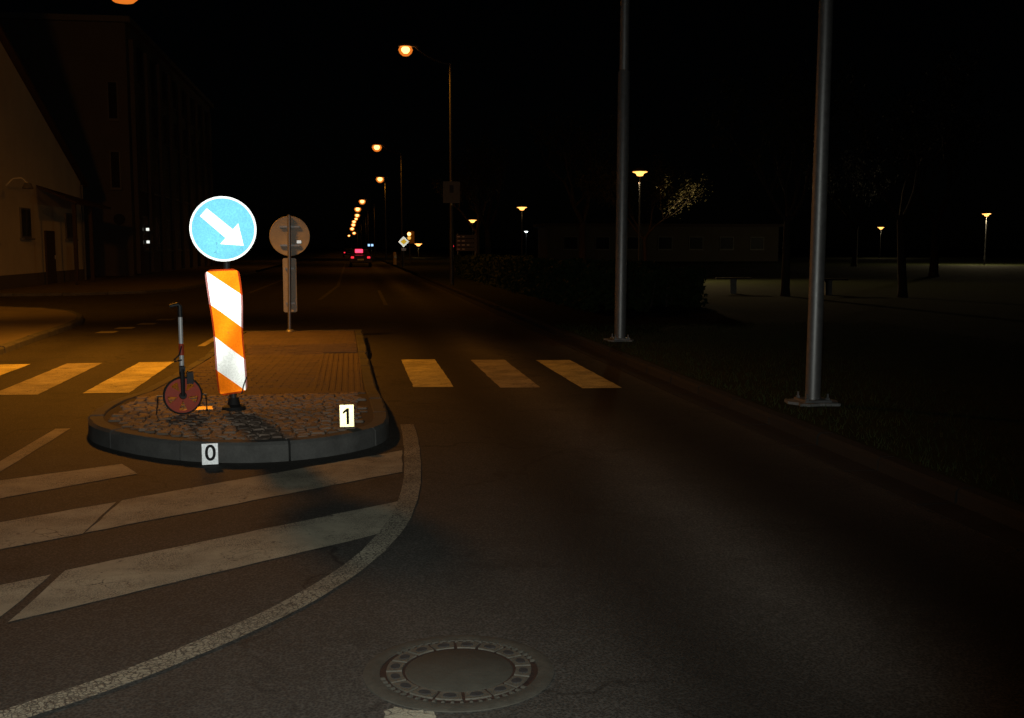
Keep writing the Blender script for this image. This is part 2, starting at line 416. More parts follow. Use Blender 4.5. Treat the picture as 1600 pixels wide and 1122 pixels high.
# left pavement with kerb
pl_in = offs(KL, 0.128)
pav = MB().sheet(pl_in + [(-60, -12)], 0.10).build('pavement', M['pavement']); tag(pav, kind='structure')
kerb_run(KL, pav, 1.0, 0.13, 0.105, s0=20.0, s1=49.0)
pf_in = offs(KF, 0.128)
pav2 = MB().sheet(pf_in + [(-60, 160)], 0.10).build('pavement', M['pavement']); tag(pav2, kind='structure')
kerb_run(KF, pav2, 1.5, 0.13, 0.105, s0=46.0, s1=85.0)
# right kerb (line runs towards the viewer so that the body lies on the lawn side)
kerb_run([(3.73, 60), (3.73, 2.0)], lawn, 1.0, 0.14, 0.10, mat='kerb_dimmed')
# gutter channel beside the right kerb
gut = MB()
for k in range(50):
    gut.quadbox((3.60, 2.5 + k, 0.0), (0.24, 0.985, 0.014))
tag(gut.build('gutter_slabs', M['kerb_dimmed'], road), kind='stuff')

# ------------------------------------------------------------------ road markings
def mark(name, poly, mat, z=0.004):
    return MB().sheet(poly, z).build(name, M[mat], road)
def wobble(poly, amp=0.006, step=0.12):
    out = []
    n = len(poly)
    for i in range(n):
        a = Vector(poly[i]); b = Vector(poly[(i+1) % n]); L = (b - a).length; k = max(1, int(L / step))
        for j in range(k):
            p = a.lerp(b, j / k); out.append((p.x + random.uniform(-amp, amp), p.y + random.uniform(-amp, amp)))
    return out
for x, m in ((0.70, 'paint_zebra'), (1.68, 'paint_zebra_worn'), (2.60, 'paint_zebra')):
    y0 = 12.08 - 0.2 * (x - 0.7); mark('crossing_stripe', wobble([(x, y0), (x+0.46, y0-0.04), (x+0.485, y0+3.02), (x, y0+3.06)]), m)
for x, m in ((-2.94, 'paint_zebra'), (-3.9, 'paint_zebra_worn'), (-4.85, 'paint_zebra')):
    y0 = 12.12; mark('crossing_stripe', wobble([(x, y0), (x+0.50, y0-0.03), (x+0.47, y0+3.2), (x, y0+3.2)]), m)
# hatching before the island
def stripe(p, q, xl, xr):
    """band between two lines p, q cut at xl and xr"""
    def y(l, x): (x0, y0), (x1, y1) = l; return y0 + (y1 - y0) * (x - x0) / (x1 - x0)
    return [(xl, y(p, xl)), (xr, y(p, xr)), (xr + 0.04, y(q, xr + 0.04)), (xl, y(q, xl))]
s1a, s1b = ((-1.5, 4.63), (0.17, 5.87)), ((-1.67, 5.2), (0.3, 6.62))
mark('hatching_stripe', wobble([(-1.47, 4.66), (0.14, 5.84), (0.315, 6.62), (-1.43, 5.39)]), 'paint')
mark('hatching_stripe', wobble([(-2.42, 3.95), (-1.54, 4.60), (-1.475, 5.33), (-2.42, 4.66)]), 'paint')
s2a, s2b = ((-1.86, 5.82), (0.35, 7.47)), ((-2.04, 6.41), (0.39, 8.29))
mark('hatching_stripe', wobble([(-1.495, 6.11), (0.345, 7.47), (0.385, 8.28), (-1.46, 6.88)]), 'paint')
mark('hatching_stripe', wobble([(-2.42, 5.41), (-1.51, 6.09), (-1.485, 6.84), (-2.42, 6.14)]), 'paint')
mark('hatching_stripe', wobble([(-2.45, 6.86), (-1.52, 7.69), (-1.70, 8.06), (-2.45, 7.58)]), 'paint')
curve = [(0.49, 9.50), (0.475, 8.6), (0.445, 7.87), (0.385, 6.95), (0.26, 6.05), (0.075, 5.40), (-0.175, 4.85), (-0.48, 4.40), (-0.80, 4.02), (-1.15, 3.70), (-1.9, 3.1), (-2.5, 2.7)]
curve = smooth_line(curve, 2)
l, r_ = offs(curve, 0.062), offs(curve, -0.062)
lm = MB()
n = len(curve)
lm.v = [(p[0] + random.uniform(-.004, .004), p[1], 0.0075) for p in l] + [(p[0] + random.uniform(-.004, .004), p[1], 0.0075) for p in r_]
lm.f = [(i, i+1, n+i+1, n+i) for i in range(n-1)]
lm.build('boundary_line', M['paint_line'], road)
def line(name, p, q, w, mat):
    p, q = Vector(p), Vector(q); t = (q - p).normalized(); a = Vector((-t.y, t.x)) * w / 2
    return mark(name, wobble([tuple(p-a), tuple(q-a), tuple(q+a), tuple(p+a)], 0.004, 0.3), mat)
line('lane_line', (-2.62, 4.0), (-2.54, 9.75), 0.13, 'paint')
line('lane_line', (-2.42, 17.7), (-2.38, 19.6), 0.12, 'paint')
for (a, b) in (((-4.6, 20.75), (-4.58, 21.2)), ((-4.48, 21.8), (-4.46, 22.2)), ((-4.26, 22.9), (-4.24, 23.4)), ((-4.1, 24.2), (-4.08, 24.7))):
    line('dashed_line', a, b, 0.34, 'paint')
line('lane_line', (-3.55, 38.5), (-3.33, 54), 0.14, 'paint_faint')
line('centre_line', (-0.95, 33), (-0.52, 45), 0.13, 'paint_faint'); line('centre_line', (-0.52, 45.2), (-0.48, 110), 0.13, 'paint_faint')
line('lane_line', (1.05, 40), (0.97, 29.7), 0.11, 'paint_faint')
line('stop_line', (-4.5, 127), (3.2, 123), 0.9, 'paint')
sp = [(0.10, 3.545), (0.135, 3.565), (0.165, 3.55), (0.19, 3.53), (0.225, 3.525), (0.26, 3.50), (0.27, 3.44), (0.2, 3.40), (0.11, 3.42), (0.085, 3.49)]
mark('paint_splash', wobble(sp, 0.008, 0.012), 'paint')

# ------------------------------------------------------------------ traffic island
OUT = [(-1.92, 18.95), (-2.1, 14.0), (-2.28, 10.6), (-2.32, 9.75), (-2.2, 9.15), (-1.94, 8.72), (-1.51, 8.27), (-1.10, 8.03), (-0.70, 7.95), (-0.34, 8.03), (-0.02, 8.24), (0.22, 8.55), (0.32, 8.95), (0.315, 9.6), (0.27, 11.3), (0.2, 18.95)]
def hk(y):
    if y < 10.5: return 0.15
    if y < 11.5: return 0.15 - 0.06 * (y - 10.5)
    if y < 15.2: return 0.09
    if y < 16.2: return 0.09 + 0.06 * (y - 15.2)
    return 0.15
isl = empty('traffic_island', (0, 0, 0))
tag(isl, 'paved traffic island with rounded kerbed nose and cobbled end', 'traffic island')
osm = smooth_line(OUT, 2)
total, at = resample(osm, 1)
kerb_run(osm, isl, 0.86, 0.135, 0.15, hfun=hk)
kerb_run([(0.2, 18.96), (-1.92, 18.96)], isl, 0.7, 0.135, 0.15)
inner = offs(osm, 0.14)
# bed between the stones
bed = MB(); ys = [7.9 + 0.25 * k for k in range(45)]
def xspan(y):
    xs = []
    for a, b in zip(inner, inner[1:] + inner[:1]):
        if (a[1] - y) * (b[1] - y) < 0:
            xs.append(a[0] + (b[0] - a[0]) * (y - a[1]) / (b[1] - a[1]))
    return (min(xs), max(xs)) if len(xs) >= 2 else None
rows = []
for k in range(90):
    y = 8.11 + k * 0.121
    sp = xspan(y)
    if sp: rows.append((y, sp))
rows.append((18.83, (-1.77, 0.06)))
for y, (a, b) in rows:
    bed.v += [(a - 0.02, y, hk(y) - 0.014), (b + 0.02, y, hk(y) - 0.014)]
bed.f = [(2*i, 2*i+1, 2*i+3, 2*i+2) for i in range(len(rows)-1)]
bed.build('joint_bed', M['joint'], isl)
# cobbles
def cobble_mesh(seed):
    rr = random.Random(seed); mb = MB()
    N = 8
    ring = []
    for k in range(N):
        q = 2 * math.pi * (k + 0.5) / N; c_, s_ = math.cos(q), math.sin(q)
        e = 0.28
        ring.append((0.5 * math.copysign(abs(c_)**e, c_) * rr.uniform(0.93, 1.0), 0.5 * math.copysign(abs(s_)**e, s_) * rr.uniform(0.93, 1.0)))
    for k_, z in ((1.0, -0.05), (1.0, -0.010), (0.88, 0.0)):
        for x, y in ring: mb.v.append((x*k_, y*k_, z + (rr.uniform(-.004, .004) if z > -.04 else 0)))
    for L in range(2):
        mb.f += [(L*N+i, L*N+(i+1) % N, (L+1)*N+(i+1) % N, (L+1)*N+i) for i in range(N)]
    mb.v.append((0, 0, 0.004)); mb.f += [(2*N+i, 2*N+(i+1) % N, 3*N) for i in range(N)]
    return mb.mesh('cobble', M['cobble'])
cm = [cobble_mesh(k) for k in range(9)]
cob = []
def inside(x, y):
    sp = xspan(y); return sp and sp[0] + 0.05 < x < sp[1] - 0.05
r = 0
while True:
    y0 = 8.1 + r * 0.092
    if y0 > 10.85: break
    x = -2.5 + random.uniform(0, 0.1)
    while x < 0.4:
        w = random.uniform(0.082, 0.12)
        xx = x + w / 2; bow = 0.10 * math.cos((xx + 1.0) * 1.6) - 0.06
        y = y0 - bow + random.uniform(-.008, .008)
        if inside(xx - w*.25, y) and inside(xx + w*.25, y) and y < 10.78: cob.append((xx, y, w))
        x += w
    r += 1
cob.sort(key=lambda c: c[1])
rest = MB()
for i, (x, y, w) in enumerate(cob):
    if (x + 1.05)**2 + (y - 9.70)**2 < 0.006: continue
    z = hk(y) + random.uniform(-0.006, 0.006)
    me = random.choice(cm); rz = random.uniform(-.12, .12) + random.choice((0, math.pi))
    if i < 300:
        add('cobble', me, isl, (x, y, z), (random.uniform(-.05, .05), random.uniform(-.05, .05), rz), (w - 0.005, 0.088, 1))
    else:
        b = len(rest.v); ca, sa = math.cos(rz), math.sin(rz)
        for v in me.vertices:
            vx, vy = v.co.x * (w - .005), v.co.y * 0.088
            rest.v.append((x + vx*ca - vy*sa, y + vx*sa + vy*ca, z + v.co.z))
        for f in me.polygons: rest.f.append(tuple(b + q for q in f.vertices))
if rest.v: tag(rest.build('far_cobbles', M['cobble'], isl), kind='stuff')
# pavers of the crossing refuge with ribbed guide strip on the right
pv = MB()
k = 0; y = 10.84
while y < 18.75:
    sp = xspan(y)
    if sp:
        a, b = sp; x = a + 0.01 - (0.1 if k % 2 else 0)
        while x < b - 0.02:
            x1 = min(x + 0.196, b - 0.01); x0 = max(x, a + 0.01)
            if x1 - x0 > 0.03 and not (x0 > -0.45 and 11.0 < y < 15.4):
                zz = hk(y) + random.uniform(-.002, .002)
                pv.quadbox(((x0+x1)/2, y, zz - 0.03), (x1 - x0, 0.094, 0.06), ch=0.004)
            x += 0.2
    y += 0.1; k += 1
tag(pv.build('paving_blocks', M['paver'], isl), kind='stuff')
for k in range(12):
    y = 11.12 + 0.365 * k
    if y > 15.4: break
    t = MB(); x0 = -0.44; z = hk(y)
    t.quadbox((-0.16, y, z - 0.03), (0.56, 0.355, 0.052), ch=0.004)
    for q in range(8):
        t.quadbox((-0.40 + 0.068*q, y, z - 0.002), (0.036, 0.35, 0.012), ch=0.004)
    t.build('ribbed_tile', M['paver'], isl)

# ------------------------------------------------------------------ manhole
mh = empty('manhole_cover', (0.385, 3.855, 0.0), R(9))
tag(mh, 'round cast iron manhole cover with concrete centre in asphalt', 'manhole cover')
MB().lathe([(0.30, -0.03), (0.30, 0.006), (0.318, 0.008), (0.345, 0.009), (0.362, 0.004), (0.365, -0.03)], 72).build('frame_ring', M['frame_concrete'], mh, 40)
g = MB()
g.lathe([(0.245, -0.02), (0.302, -0.02), (0.302, 0.002), (0.245, 0.002)], 72).build('groove_ring', M['rust'], mh, 30)
for k in range(56):
    if (k // 7) % 4 == 3: continue
    q = 2*math.pi*k/56
    MB().quadbox((0, 0, 0.0), (0.019, 0.013, 0.015), ch=0.003).build('tooth', M['frame_concrete'], mh, loc=(0.293*math.cos(q), 0.293*math.sin(q), 0.0035), rot=(0, 0, q))
MB().lathe([(0.208, -0.02), (0.276, -0.02), (0.276, 0.004), (0.208, 0.004)], 72).build('pocket_floor', M['rust'], mh, 30)
wedge = MB()
nseg = 16
poly = []
for k in range(7): q = -R(10.1) + R(20.2)*k/6; poly.append((0.275*math.cos(q), 0.275*math.sin(q)))
for k in range(7): q = R(9.6) - R(19.2)*k/6; poly.append((0.216*math.cos(q), 0.216*math.sin(q)))
wedge.prism(poly, -0.01, 0.0095); wm = wedge.mesh('iron_segment', M['iron'])
pk = MB().lathe([(0.0, 0.0), (0.019, 0.0), (0.021, -0.004)], 12).mesh('vent_pocket', M['dirt'])
for k in range(nseg):
    q = 2*math.pi*k/nseg
    w_ = add('iron_segment', wm, mh, (0, 0, random.uniform(-.001, .001)), (0, 0, q))
    add('vent_pocket', pk, w_, (0.245, 0, 0.0118), (0, 0, 0), (0.9, 1.25, 1))
MB().lathe([(0.205, -0.02), (0.205, 0.004), (0.198, 0.008), (0.0, 0.0095)], 64).build('concrete_centre', M['cover_concrete'], mh, 40)

# ------------------------------------------------------------------ signs on the island
def txt(body, size, mat, parent, loc, rot, ext=0.0012, sx=1.0):
    c = bpy.data.curves.new('digit', 'FONT'); c.body = body; c.size = size; c.extrude = ext
    c.align_x = 'CENTER'; c.align_y = 'CENTER'; c.resolution_u = 6; c.offset = 0.0025
    t = bpy.data.objects.new('tmp', c); COL.objects.link(t)
    dg = bpy.context.evaluated_depsgraph_get(); me = bpy.data.meshes.new_from_object(t.evaluated_get(dg))
    bpy.data.objects.remove(t); me.materials.clear(); me.materials.append(mat)
    return add('digit', me, parent, loc, rot, (sx, 1, 1))
# round keep-right sign
FX, FY = -1.07, 9.70
face = math.atan2(1.07, 9.70)
kp = empty('keep_right_sign', (FX, FY, 0.13))
tag(kp, 'glowing round blue sign with white arrow pointing down right', 'traffic sign')
MB().tube([(0, 0.05, 0), (-0.03, 0.05, 1.9)], 0.03, 12).build('post', M['dark_steel'], kp, 40)
dz = 1.765 - 0.13
disc = MB().lathe([(0.0, 0.0), (0.268, 0.0), (0.272, -0.004), (0.272, -0.02), (0.262, -0.022), (0.0, -0.022)], 64, 'y').build('disc', M['sheet_blue'], kp, 30, (-0.035, -0.01, dz), (R(1), 0, face))
MB().lathe([(0.268, 0.001), (0.268, 0.0025), (0.286, 0.0035), (0.29, -0.002), (0.287, -0.012), (0.274, -0.012)], 64, 'y', cap=False).build('border', M['sheet_white'], disc, 30)
ar = [(-0.225, 0.046), (-0.225, -0.046), (0.06, -0.050), (0.06, -0.122), (0.222, 0.0), (0.06, 0.122), (0.06, 0.050)]
qa = R(-41); arp = [(x*math.cos(qa) - y*math.sin(qa) + 0.005, x*math.sin(qa) + y*math.cos(qa) - 0.002) for x, y in ar]
MB().prism_y(arp, -0.0025, -0.0005).build('arrow', M['sheet_white'], disc)
for z in (0.12, -0.12):
    MB().quadbox((0.01, 0.045, z), (0.16, 0.05, 0.03)).build('bracket', M['dark_steel'], disc)
# striped beacon board, knocked askew
bd = empty('beacon_board', (FX, FY - 0.06, 0.15))
tag(bd, 'tilted battered board with orange and white diagonal stripes', 'beacon board')
TL, TR, BL, BR = Vector((-0.20, 1.255)), Vector((0.095, 1.265)), Vector((-0.105, 0.135)), Vector((0.135, 0.165))
NU, NV = 14, 44
me = bpy.data.meshes.new('panel'); vs = []; fs = []; uvs = []
def bsurf(u, v, back):
    rc = 0.10   # rounded corners
    du = 0.0
    e = 0.045
    dv = min(v, 1 - v)
    if dv < e: du = 0.16 * (1 - math.sqrt(max(0, 1 - ((e - dv) / e)**2)))
    uu = du + u * (1 - 2 * du)
    p = TL.lerp(TR, uu).lerp(BL.lerp(BR, uu), v)
    p.x += 0.012 * math.sin(v * 9) * (u - .3) + (0.018 * math.sin(math.pi * min(1, v * 1.25)) * 0.6)
    yb = 0.006 * max(0, v - 0.80)**1.5 * 6 + 0.02 * max(0, v - 0.78) * u + 0.004 * math.sin(7 * v + 3 * u)
    yb += -0.045 * (v - 0.5)
    return (p.x, yb + back, p.y, uu)
for back in (0.0, 0.022):
    for j in range(NV + 1):
        for i in range(NU + 1):
            x, yy, z, uu = bsurf(i / NU, j / NV, back); vs.append((x, yy, z)); uvs.append((uu, j / NV))
st = (NU + 1) * (NV + 1)
idx = lambda i, j, b: b * st + j * (NU + 1) + i
for b in (0, 1):
    for j in range(NV):
        for i in range(NU):
            q = (idx(i, j, b), idx(i, j+1, b), idx(i+1, j+1, b), idx(i+1, j, b)); fs.append(q if b == 0 else q[::-1])
for j in range(NV):
    for i in (0, NU):
        q = (idx(i, j, 0), idx(i, j, 1), idx(i, j+1, 1), idx(i, j+1, 0)); fs.append(q if i == 0 else q[::-1])
for i in range(NU):
    for j in (0, NV):
        q = (idx(i, j, 0), idx(i+1, j, 0), idx(i+1, j, 1), idx(i, j, 1)); fs.append(q if j == 0 else q[::-1])
me.from_pydata(vs, [], fs); ul = me.uv_layers.new(name='UVMap')
for lp in me.loops: ul.data[lp.index].uv = uvs[lp.vertex_index]
me.materials.append(M['sheet_board'])
me.polygons.foreach_set('use_smooth', [True]*len(me.polygons)); me.set_sharp_from_angle(angle=R(40))
pan = add('panel', me, bd, (0, 0, 0), (0, 0, face))
MB().tube([(0.01, 0.075, 0.0), (0.012, 0.07, 0.35), (-0.02, 0.055, 0.9)], 0.028, 12).build('post', M['dark_steel'], bd, 40)
MB().lathe([(0.0, 0.0), (0.11, 0.0), (0.10, 0.03), (0.055, 0.05), (0.045, 0.11), (0.0, 0.11)], 20).build('foot', M['rubber'], bd, 40, (0.012, 0.075, -0.005))
MB().tube([(0.14, -0.005, 0.30), (0.128, -0.012, 0.27), (0.108, -0.014, 0.215), (0.10, -0.014, 0.17), (0.085, -0.016, 0.15)], 0.006, 6).build('torn_edge', M['black'], bd)

# far sign, seen from behind
fs_ = empty('round_sign_seen_from_behind', (-1.06, 18.72, 0.14))
tag(fs_, 'round traffic sign seen from behind at far end of island', 'traffic sign')
MB().tube([(0, 0, 0), (0.035, 0, 2.02)], 0.03, 12).build('post', M['steel'], fs_, 40)
bk = MB().lathe([(0.0, 0.0), (0.32, 0.0), (0.338, 0.006), (0.345, -0.012), (0.325, -0.02), (0.0, -0.02)], 48, 'y').build('disc', M['sign_back'], fs_, 30, (0.035, 0.055, 1.66), (0, 0, R(3)))
MB().quadbox((0, -0.02, 0.16), (0.34, 0.03, 0.03)).build('crossbar', M['steel'], bk)
MB().quadbox((0, -0.02, -0.16), (0.34, 0.03, 0.03)).build('crossbar', M['steel'], bk)
stk = MB().quadbox((0.155, -0.003, -0.10), (0.075, 0.005, 0.05)).build('sticker', M['sheet_white'], bk)
fb = empty('beacon_board_seen_from_behind', (-1.05, 18.70, 0.14))
tag(fb, 'narrow beacon board seen from behind below round sign back', 'beacon board')
MB().prism_y([(-0.105, 0.36), (-0.085, 0.34), (0.105, 0.34), (0.125, 0.36), (0.125, 1.26), (0.105, 1.28), (-0.085, 1.28), (-0.105, 1.26)], 0.065, 0.09).build('panel', M['sign_back'], fb)
for z in (1.1, 0.5): MB().quadbox((0.01, 0.05, z), (0.15, 0.028, 0.03)).build('clamp', M['steel'], fb)
MB().quadbox((0.05, -0.012, 0.37), (0.05, 0.02, 0.035), ch=0.006).build('clamp_bolt', M['sign_back'], fb)
MB().lathe([(0.0, 0), (0.08, 0), (0.07, 0.03), (0.04, 0.05), (0, 0.05)], 16).build('foot', M['steel'], fb, 40)

# ------------------------------------------------------------------ evidence markers
def marker(name, label, digit, loc, rz, tilt, w, h, mat, size):
    t = empty(name, loc, rz); tag(t, label, 'marker card', 'numbered marker cards')
    cs, sn = math.cos(tilt), math.sin(tilt)
    c = add('card', MB().quadbox((0, 0.0015, h/2), (w, 0.003, h)).mesh('card', mat), t, (0, 0, 0), (-tilt, 0, 0))
    if digit == '1':
        MB().prism_y([(-0.008, 0.02), (0.014, 0.02), (0.014, 0.15), (-0.004, 0.15), (-0.036, 0.122), (-0.036, 0.103), (-0.008, 0.122)], -0.002, -0.0004).build('digit', M['ink'], c, loc=(0.004, 0, 0))
    else: txt(digit, size, M['ink'], c, (0.003, -0.002, h * 0.52), (R(90), 0, 0), sx=1.0)
    add('stand', MB().quadbox((0, 0.004, h*0.42), (w*0.5, 0.003, h*0.84)).mesh('stand', M['black']), t, (0, h * math.sin(tilt) * 0.84 + 0.045, 0), (tilt * 0.9, 0, 0))
    return t
marker('marker_card', 'bright reflective card with number 1 standing on island kerb', '1', (-0.045, 8.58, 0.153), R(3), R(7), 0.112, 0.178, M['sheet_marker'], 0.155)
marker('marker_card', 'white card with number 0 leaning on front kerb', '0', (-1.045, 7.93, 0.006), R(7), R(4), 0.115, 0.155, M['sheet_card'], 0.165)
pc = MB().quadbox((0, 0, 0.002), (0.19, 0.13, 0.003)).build('paper_card', M['paper'], None, loc=(-1.345, 9.74, 0.158), rot=(R(4), 0, R(12)))
tag(pc, 'cream card lying on cobbles behind measuring wheel', 'card')

# ------------------------------------------------------------------ measuring wheel
mw = empty('measuring_wheel', (-1.455, 9.42, 0.155), R(16))
tag(mw, 'red measuring wheel with black fork and grey telescopic handle', 'measuring wheel')
wh = MB()
wl = empty('tmp'); bpy.data.objects.remove(wl)
rimring = MB().lathe([(0.128, -0.014), (0.150, -0.014), (0.150, 0.014), (0.128, 0.014), (0.128, -0.014)], 40, 'y', cap=False).build('wheel', M['red_plastic'], mw, 30, (0, 0, 0.168))
MB().lathe([(0.149, -0.013), (0.160, -0.013), (0.166, -0.006), (0.166, 0.006), (0.160, 0.013), (0.149, 0.013)], 40, 'y', cap=False).build('tyre', M['rubber'], rimring, 40)
for k in range(5):
    a = 2*math.pi*k/5 + 0.3
    p = [(0.02*math.cos(a+1.2), 0.02*math.sin(a+1.2)), (0.13*math.cos(a+0.36), 0.13*math.sin(a+0.36)), (0.133*math.cos(a), 0.133*math.sin(a)), (0.13*math.cos(a-0.36), 0.13*math.sin(a-0.36)), (0.02*math.cos(a-1.2), 0.02*math.sin(a-1.2))]
    MB().prism_y(p, -0.006 - 0.0002*k, 0.006 + 0.0002*k).build('spoke', M['red_plastic'], rimring)
MB().lathe([(0.0, 0.03), (0.026, 0.03), (0.032, 0.02), (0.032, -0.02), (0.026, -0.03), (0, -0.03)], 20, 'y').build('hub', M['black'], rimring, 40)
for s_ in (-1, 1):
    MB().tube([(0.0, s_*0.03, 0.165), (0.0, s_*0.030, 0.30), (0.0, s_*0.02, 0.40)], [0.017, 0.02, 0.02], 8).build('fork_blade', M['black'], mw, 40)
MB().quadbox((0.0, 0, 0.405), (0.046, 0.07, 0.05), ch=0.008).build('fork_crown', M['black'], mw)
MB().quadbox((0.062, -0.02, 0.325), (0.055, 0.05, 0.11), ch=0.008).build('counter_box', M['black'], mw)
MB().tube([(0, 0, 0.42), (0, 0, 0.60)], 0.02, 12).build('lower_tube', M['aluminium'], mw, 40)
MB().tube([(0, 0, 0.52), (0, 0, 0.62)], [0.024, 0.022], 12).build('folding_joint', M['red_plastic'], mw, 40)
MB().tube([(0.0, -0.02, 0.48), (-0.062, -0.02, 0.47), (-0.065, -0.02, 0.482), (-0.02, -0.02, 0.525), (0, -0.02, 0.60)], 0.007, 6).build('lock_lever', M['black'], mw, 40)
MB().tube([(0, 0, 0.60), (0.0, 0, 0.86)], 0.019, 12).build('upper_tube', M['aluminium'], mw, 40)
MB().tube([(0, 0, 0.85), (0, 0, 0.945), (-0.015, 0, 0.96), (-0.085, 0, 0.945)], [0.02, 0.02, 0.019, 0.016], 10).build('hand_grip', M['black'], mw, 40)
MB().tube([(-0.21, 0.05, 0.168), (0.21, 0.05, 0.16)], 0.007, 6).build('stand_bar', M['steel'], mw)
for s_ in (-1, 1): MB().tube([(s_*0.2, 0.05, 0.166), (s_*0.215, 0.09, 0.0)], 0.006, 6).build('stand_leg', M['black'], mw)

# ------------------------------------------------------------------ tall poles on the right verge
def tall_pole(label, loc, r0, r1, h, step_h=None, lean=0.0):
    t = empty('steel_pole', loc); tag(t, label, 'pole', 'tall steel poles beside the kerb')
    if step_h:
        MB().tube([(0, 0, 0.03), (lean*step_h, 0, step_h - 0.03), (lean*step_h, 0, step_h)], [r0, r0*0.99, r1*1.02], 24).build('lower_shaft', M['steel'], t, 40)
        MB().tube([(lean*step_h, 0, step_h), (lean*h, 0, h)], [r1, r1*0.9], 20).build('upper_shaft', M['steel'], t, 40)
    else:
        MB().tube([(0, 0, 0.03), (lean*h, 0, h)], [r0, r1], 24).build('shaft', M['steel'], t, 40)
    MB().lathe([(0.0, 0.0), (r1*0.95, 0.0), (r1, 0.02), (r1*0.7, 0.06), (0, 0.07)], 16).build('cap', M['dark_steel'], t, 40, (lean*h, 0, h - 0.01))
    MB().quadbox((0, 0, 0.035), (0.27, 0.27, 0.022), ch=0.004).build('base_plate', M['steel'], t)
    for a, b in ((-1, -1), (1, -1), (1, 1), (-1, 1)):
        MB().lathe([(0.022, 0.0), (0.022, 0.02), (0.011, 0.022), (0.011, 0.06), (0, 0.062)], 6).build('anchor_bolt', M['steel'], t, None, (a*0.105, b*0.105, 0.045))
    fd = MB()
    pp = [(0.235*math.copysign(abs(math.cos(q))**.5, math.cos(q))*random.uniform(.8, 1.12), 0.22*math.copysign(abs(math.sin(q))**.5, math.sin(q))*random.uniform(.8, 1.12)) for q in [2*math.pi*k/20 for k in range(20)]]
    fd.prism(pp, -0.15, 0.024).build('foundation', M['concrete'], t)
    return t
tall_pole('nearer tall plain steel pole on concrete foot', (4.42, 9.60, 0.097), 0.074, 0.059, 7.5, None, 0.004)
tall_pole('farther tall steel pole with stepped lower sleeve', (4.32, 16.65, 0.097), 0.094, 0.074, 9.0, 4.3, 0.004)

# ------------------------------------------------------------------ street lamps
def street_lamp(label, pole_xy, lamp_xy, H, energy, name='street_lamp', spot=None, zb=0.097, sc=1.0, group='street lamps along the right side of the road'):
    t = empty(name, (pole_xy[0], pole_xy[1], zb)); tag(t, label, 'street lamp', group)
    dx, dy = lamp_xy[0] - pole_xy[0], lamp_xy[1] - pole_xy[1]; L = math.hypot(dx, dy); ux, uy = dx/L, dy/L
    h = H - zb
    MB().tube([(0, 0, 0), (0, 0, 2.2), (0, 0, 2.3), (0, 0, h - 0.55)], [0.085, 0.08, 0.065, 0.045], 14).build('pole', M['dark_steel'], t, 40)
    a = []
    for k in range(9):
        q = math.pi/2 * k/8; a.append((ux*(L-0.35)*math.sin(q)**1.3, uy*(L-0.35)*math.sin(q)**1.3, h - 0.6 + 0.68*(1 - math.cos(q)**1.6)))
    MB().tube(a, [0.042 - 0.001*k for k in range(9)], 10).build('arm', M['black'], t, 40)
    rz = math.atan2(uy, ux)
    hd = MB()
    prof = [(-0.42, 0.05, 0.05), (-0.25, 0.09, 0.09), (0.0, 0.16, 0.13), (0.2, 0.16, 0.12), (0.32, 0.10, 0.07), (0.36, 0.03, 0.03)]
    n = 12
    for x, w, hh in prof:
        for k in range(n):
            q = math.pi * k/(n-1); hd.v.append((x*sc, w*math.cos(q)*sc, hh*math.sin(q)*sc))
    for i in range(len(prof)-1):
        for k in range(n-1): hd.f.append((i*n+k, i*n+k+1, (i+1)*n+k+1, (i+1)*n+k))
        hd.f.append((i*n, (i+1)*n, (i+1)*n+n-1, i*n+n-1))
    hd.f += [tuple(range(n)), tuple(range((len(prof)-1)*n, len(prof)*n))[::-1]]
    head = hd.build('lamp_head', M['trim'], t, 40, (dx - ux*0.05, dy - uy*0.05, h + 0.05), (0, 0, rz))
    MB().lathe([(0.0, -0.36*sc), (0.12*sc, -0.335*sc), (0.22*sc, -0.25*sc), (0.275*sc, -0.12*sc), (0.22*sc, 0.0)], 20).build('lamp_halo_bowl', M['bowl'], head, 60, (0.08*sc, 0, -0.004))
    MB().lathe([(0.0, -0.255*sc), (0.08*sc, -0.24*sc), (0.15*sc, -0.16*sc), (0.165*sc, -0.09*sc), (0.12*sc, -0.02*sc), (0, 0.0)], 18).build('burner', M['bulb'], head, 60, (0.08*sc, 0, -0.006))
    if energy:
        ld = bpy.data.lights.new('sodium_light', 'SPOT'); ld.energy = energy; ld.color = SOD; ld.shadow_soft_size = 0.3
        ld.spot_size = R(spot[3] if spot else 164); ld.spot_blend = spot[4] if spot else 0.6
        lo = bpy.data.objects.new('sodium_light', ld); COL.objects.link(lo); lo.parent = t
        lo.location = (dx, dy, h - 0.40 * sc)
        if spot:
            d = Vector(spot[:3]) - Vector((lamp_xy[0], lamp_xy[1], H)); lo.rotation_euler = d.to_track_quat('-Z', 'Y').to_euler()
    return t
